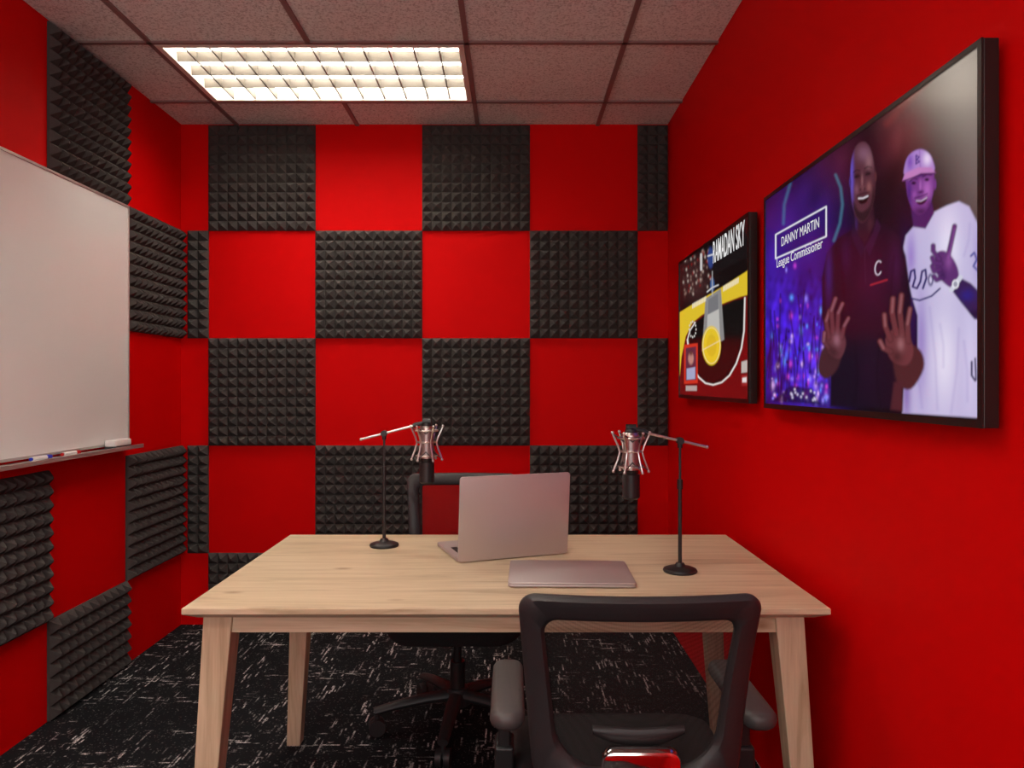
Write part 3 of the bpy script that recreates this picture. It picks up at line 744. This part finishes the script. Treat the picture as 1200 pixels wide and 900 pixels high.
    hand([(1036,398),(1047,385),(1062,390),(1069,412),(1061,428),(1043,422)],
         [([(1042,398),(1036,382),(1035,369)],2.7),([(1049,392),(1044,366),(1045,350)],2.9),([(1056,392),(1053,366),(1055,346)],2.9),([(1063,400),(1062,380),(1065,362)],2.7),([(1042,412),(1034,408),(1030,400)],2.9)],
         [(1046,416),(1064,404),(1078,412),(1081,432),(1066,456),(1050,448)],(104,52,58),(180,122,128))
    C.poly([(1042,480),(1046,448),(1056,446),(1056,482)],(74,34,42),1.6)
    bx=[(908,275),(967,242),(967,277),(908,303),(908,275)]
    C.poly(bx[:4],(34,18,92),0.8,al=0.5); C.line(bx,0.75,(238,238,248),soft=0.5)
def paint_court(C):
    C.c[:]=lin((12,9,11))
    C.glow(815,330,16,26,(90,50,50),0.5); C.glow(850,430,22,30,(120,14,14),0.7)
    def q(pts,c,al=1,soft=0.5): C.poly(pts,c,soft,al)
    for k in range(120):
        x=rng.uniform(799,834); y=rng.uniform(304,352)-(x-799)*0.45
        C.shade(x,y,0.9,1.8,[(150,120,110),(70,50,50),(200,180,170),(140,30,30),(30,20,20)][rng.randint(5)],0.75)
    q([(836,272),(876,240),(876,300),(836,322)],(22,18,20),0.9)
    C.ell(832,302,3.6,12,(46,66,130),0.2); C.line([(829,300),(835,298)],0.8,(220,220,230)); C.line([(821,298),(821,316)],1.3,(205,200,200))
    q([(796,366),(812,356),(846,336),(877,316),(877,468),(796,462)],(104,13,15))
    q([(796,366),(812,356),(846,336),(877,316),(877,345),(866,348),(846,356),(822,369),(811,378),(803,394),(798,418),(796,440)],(226,194,46))
    arc=[(805,398),(807,416),(811,430),(818,442),(826,449),(835,451),(845,448),(854,440),(862,426),(868,408),(871,388),(872,349)]
    q([(805,398),(808,387),(814,378),(823,371),(846,358),(860,352),(872,349)]+arc[::-1],(13,12,13))
    C.line([(805,398),(808,387),(814,378)],0.6,(235,232,228)); C.line(arc,0.8,(240,236,232))
    q([(826,350),(844,338),(848,398),(822,412)],(140,138,138)); q([(829,351),(841,343),(843,396),(827,404)],(192,190,186))
    q([(829,351),(841,343),(841.5,362),(828.4,369)],(120,120,124))
    C.ell(833,405,11,23,(234,200,44),0.05); C.ell(833,405,6,13,(222,186,40),0.1)
    C.line([(833+10*math.cos(a),405+21*math.sin(a)) for a in np.linspace(0,6.28,28)],0.3,(245,235,190),0.9,soft=0.4)
    C.line([(823,410),(843,399)],0.4,(245,235,200),0.8)
    for a in np.linspace(0,2*math.pi,13)[:-1]:
        C.ell(811+4*math.cos(a),386+9*math.sin(a),0.7,1.3,(220,215,210),0.3)
    C.ell(834,334,2.4,8,(70,110,170),0.3,al=0.8); C.line([(828,342),(834,337),(841,334)],0.6,(230,230,230)); C.line([(834,318),(834,346)],0.4,(190,190,190))
    for k in range(11):
        x=811+k*1.5; C.line([(x,361-(x-811)*0.55),(x+0.2,356-(x-811)*0.55)],0.4,(250,246,235),0.95)
        x=847+k*1.7; C.line([(x,341-(x-847)*0.57),(x+0.2,335.5-(x-847)*0.57)],0.45,(250,246,235),0.95)
    q([(801,404),(817,402),(817,449),(801,450)],(206,52,34)); q([(803,408),(815,406),(815,445),(803,446)],(84,46,66))
    C.ell(809,420,3.2,7,(186,136,126),0.25); q([(804,432),(814,430),(814,444),(804,445)],(160,170,205)); C.shade(809,414,2.2,3,(60,34,30),0.9)
    q([(868,424),(875,422),(875,436),(868,437)],(190,185,180)); q([(868,440),(875,439),(875,452),(868,452)],(150,40,40)); q([(869,443),(874,442),(874,448),(869,448)],(230,225,225))
    q([(803,452),(816,452),(816,458),(803,458)],(210,205,200),0.6)

television(1.218,2.271,1.180,1.822,560,360,paint_people,0.98,
    [('DANNY MARTIN',(915,289.5),(959,265.5),0.026,0.0),('League Commissioner',(909.5,317),(963,294.5),0.034,0.0)])
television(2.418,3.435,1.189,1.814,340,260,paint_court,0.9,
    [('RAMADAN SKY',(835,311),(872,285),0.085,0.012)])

# ---------------------------------------------------------------- world / camera
wd=bpy.data.worlds.new('world'); scene.world=wd; wd.use_nodes=True
wd.node_tree.nodes['Background'].inputs[0].default_value=(1.0,0.98,0.95,1)
wd.node_tree.nodes['Background'].inputs[1].default_value=3.9  # bright even sky, acts as fill through the added window
pl=bpy.data.lights.new('fill_window_portal','AREA'); pl.shape='RECTANGLE'; pl.size=WX1-WX0; pl.size_y=WZ1-WZ0
pl.cycles.is_portal=True
po=bpy.data.objects.new('fill_window_portal',pl); scene.collection.objects.link(po); po.location=((WX0+WX1)/2,YF-T-0.01,(WZ0+WZ1)/2)
po.rotation_euler=(math.radians(90),0,0)
cam=bpy.data.cameras.new('camera'); co=bpy.data.objects.new('camera',cam); scene.collection.objects.link(co)
cam.sensor_width=36; cam.lens=36*F/1200; cam.clip_start=0.02
co.location=(0,0,H); co.rotation_euler=(math.pi/2,0,0)
scene.camera=co
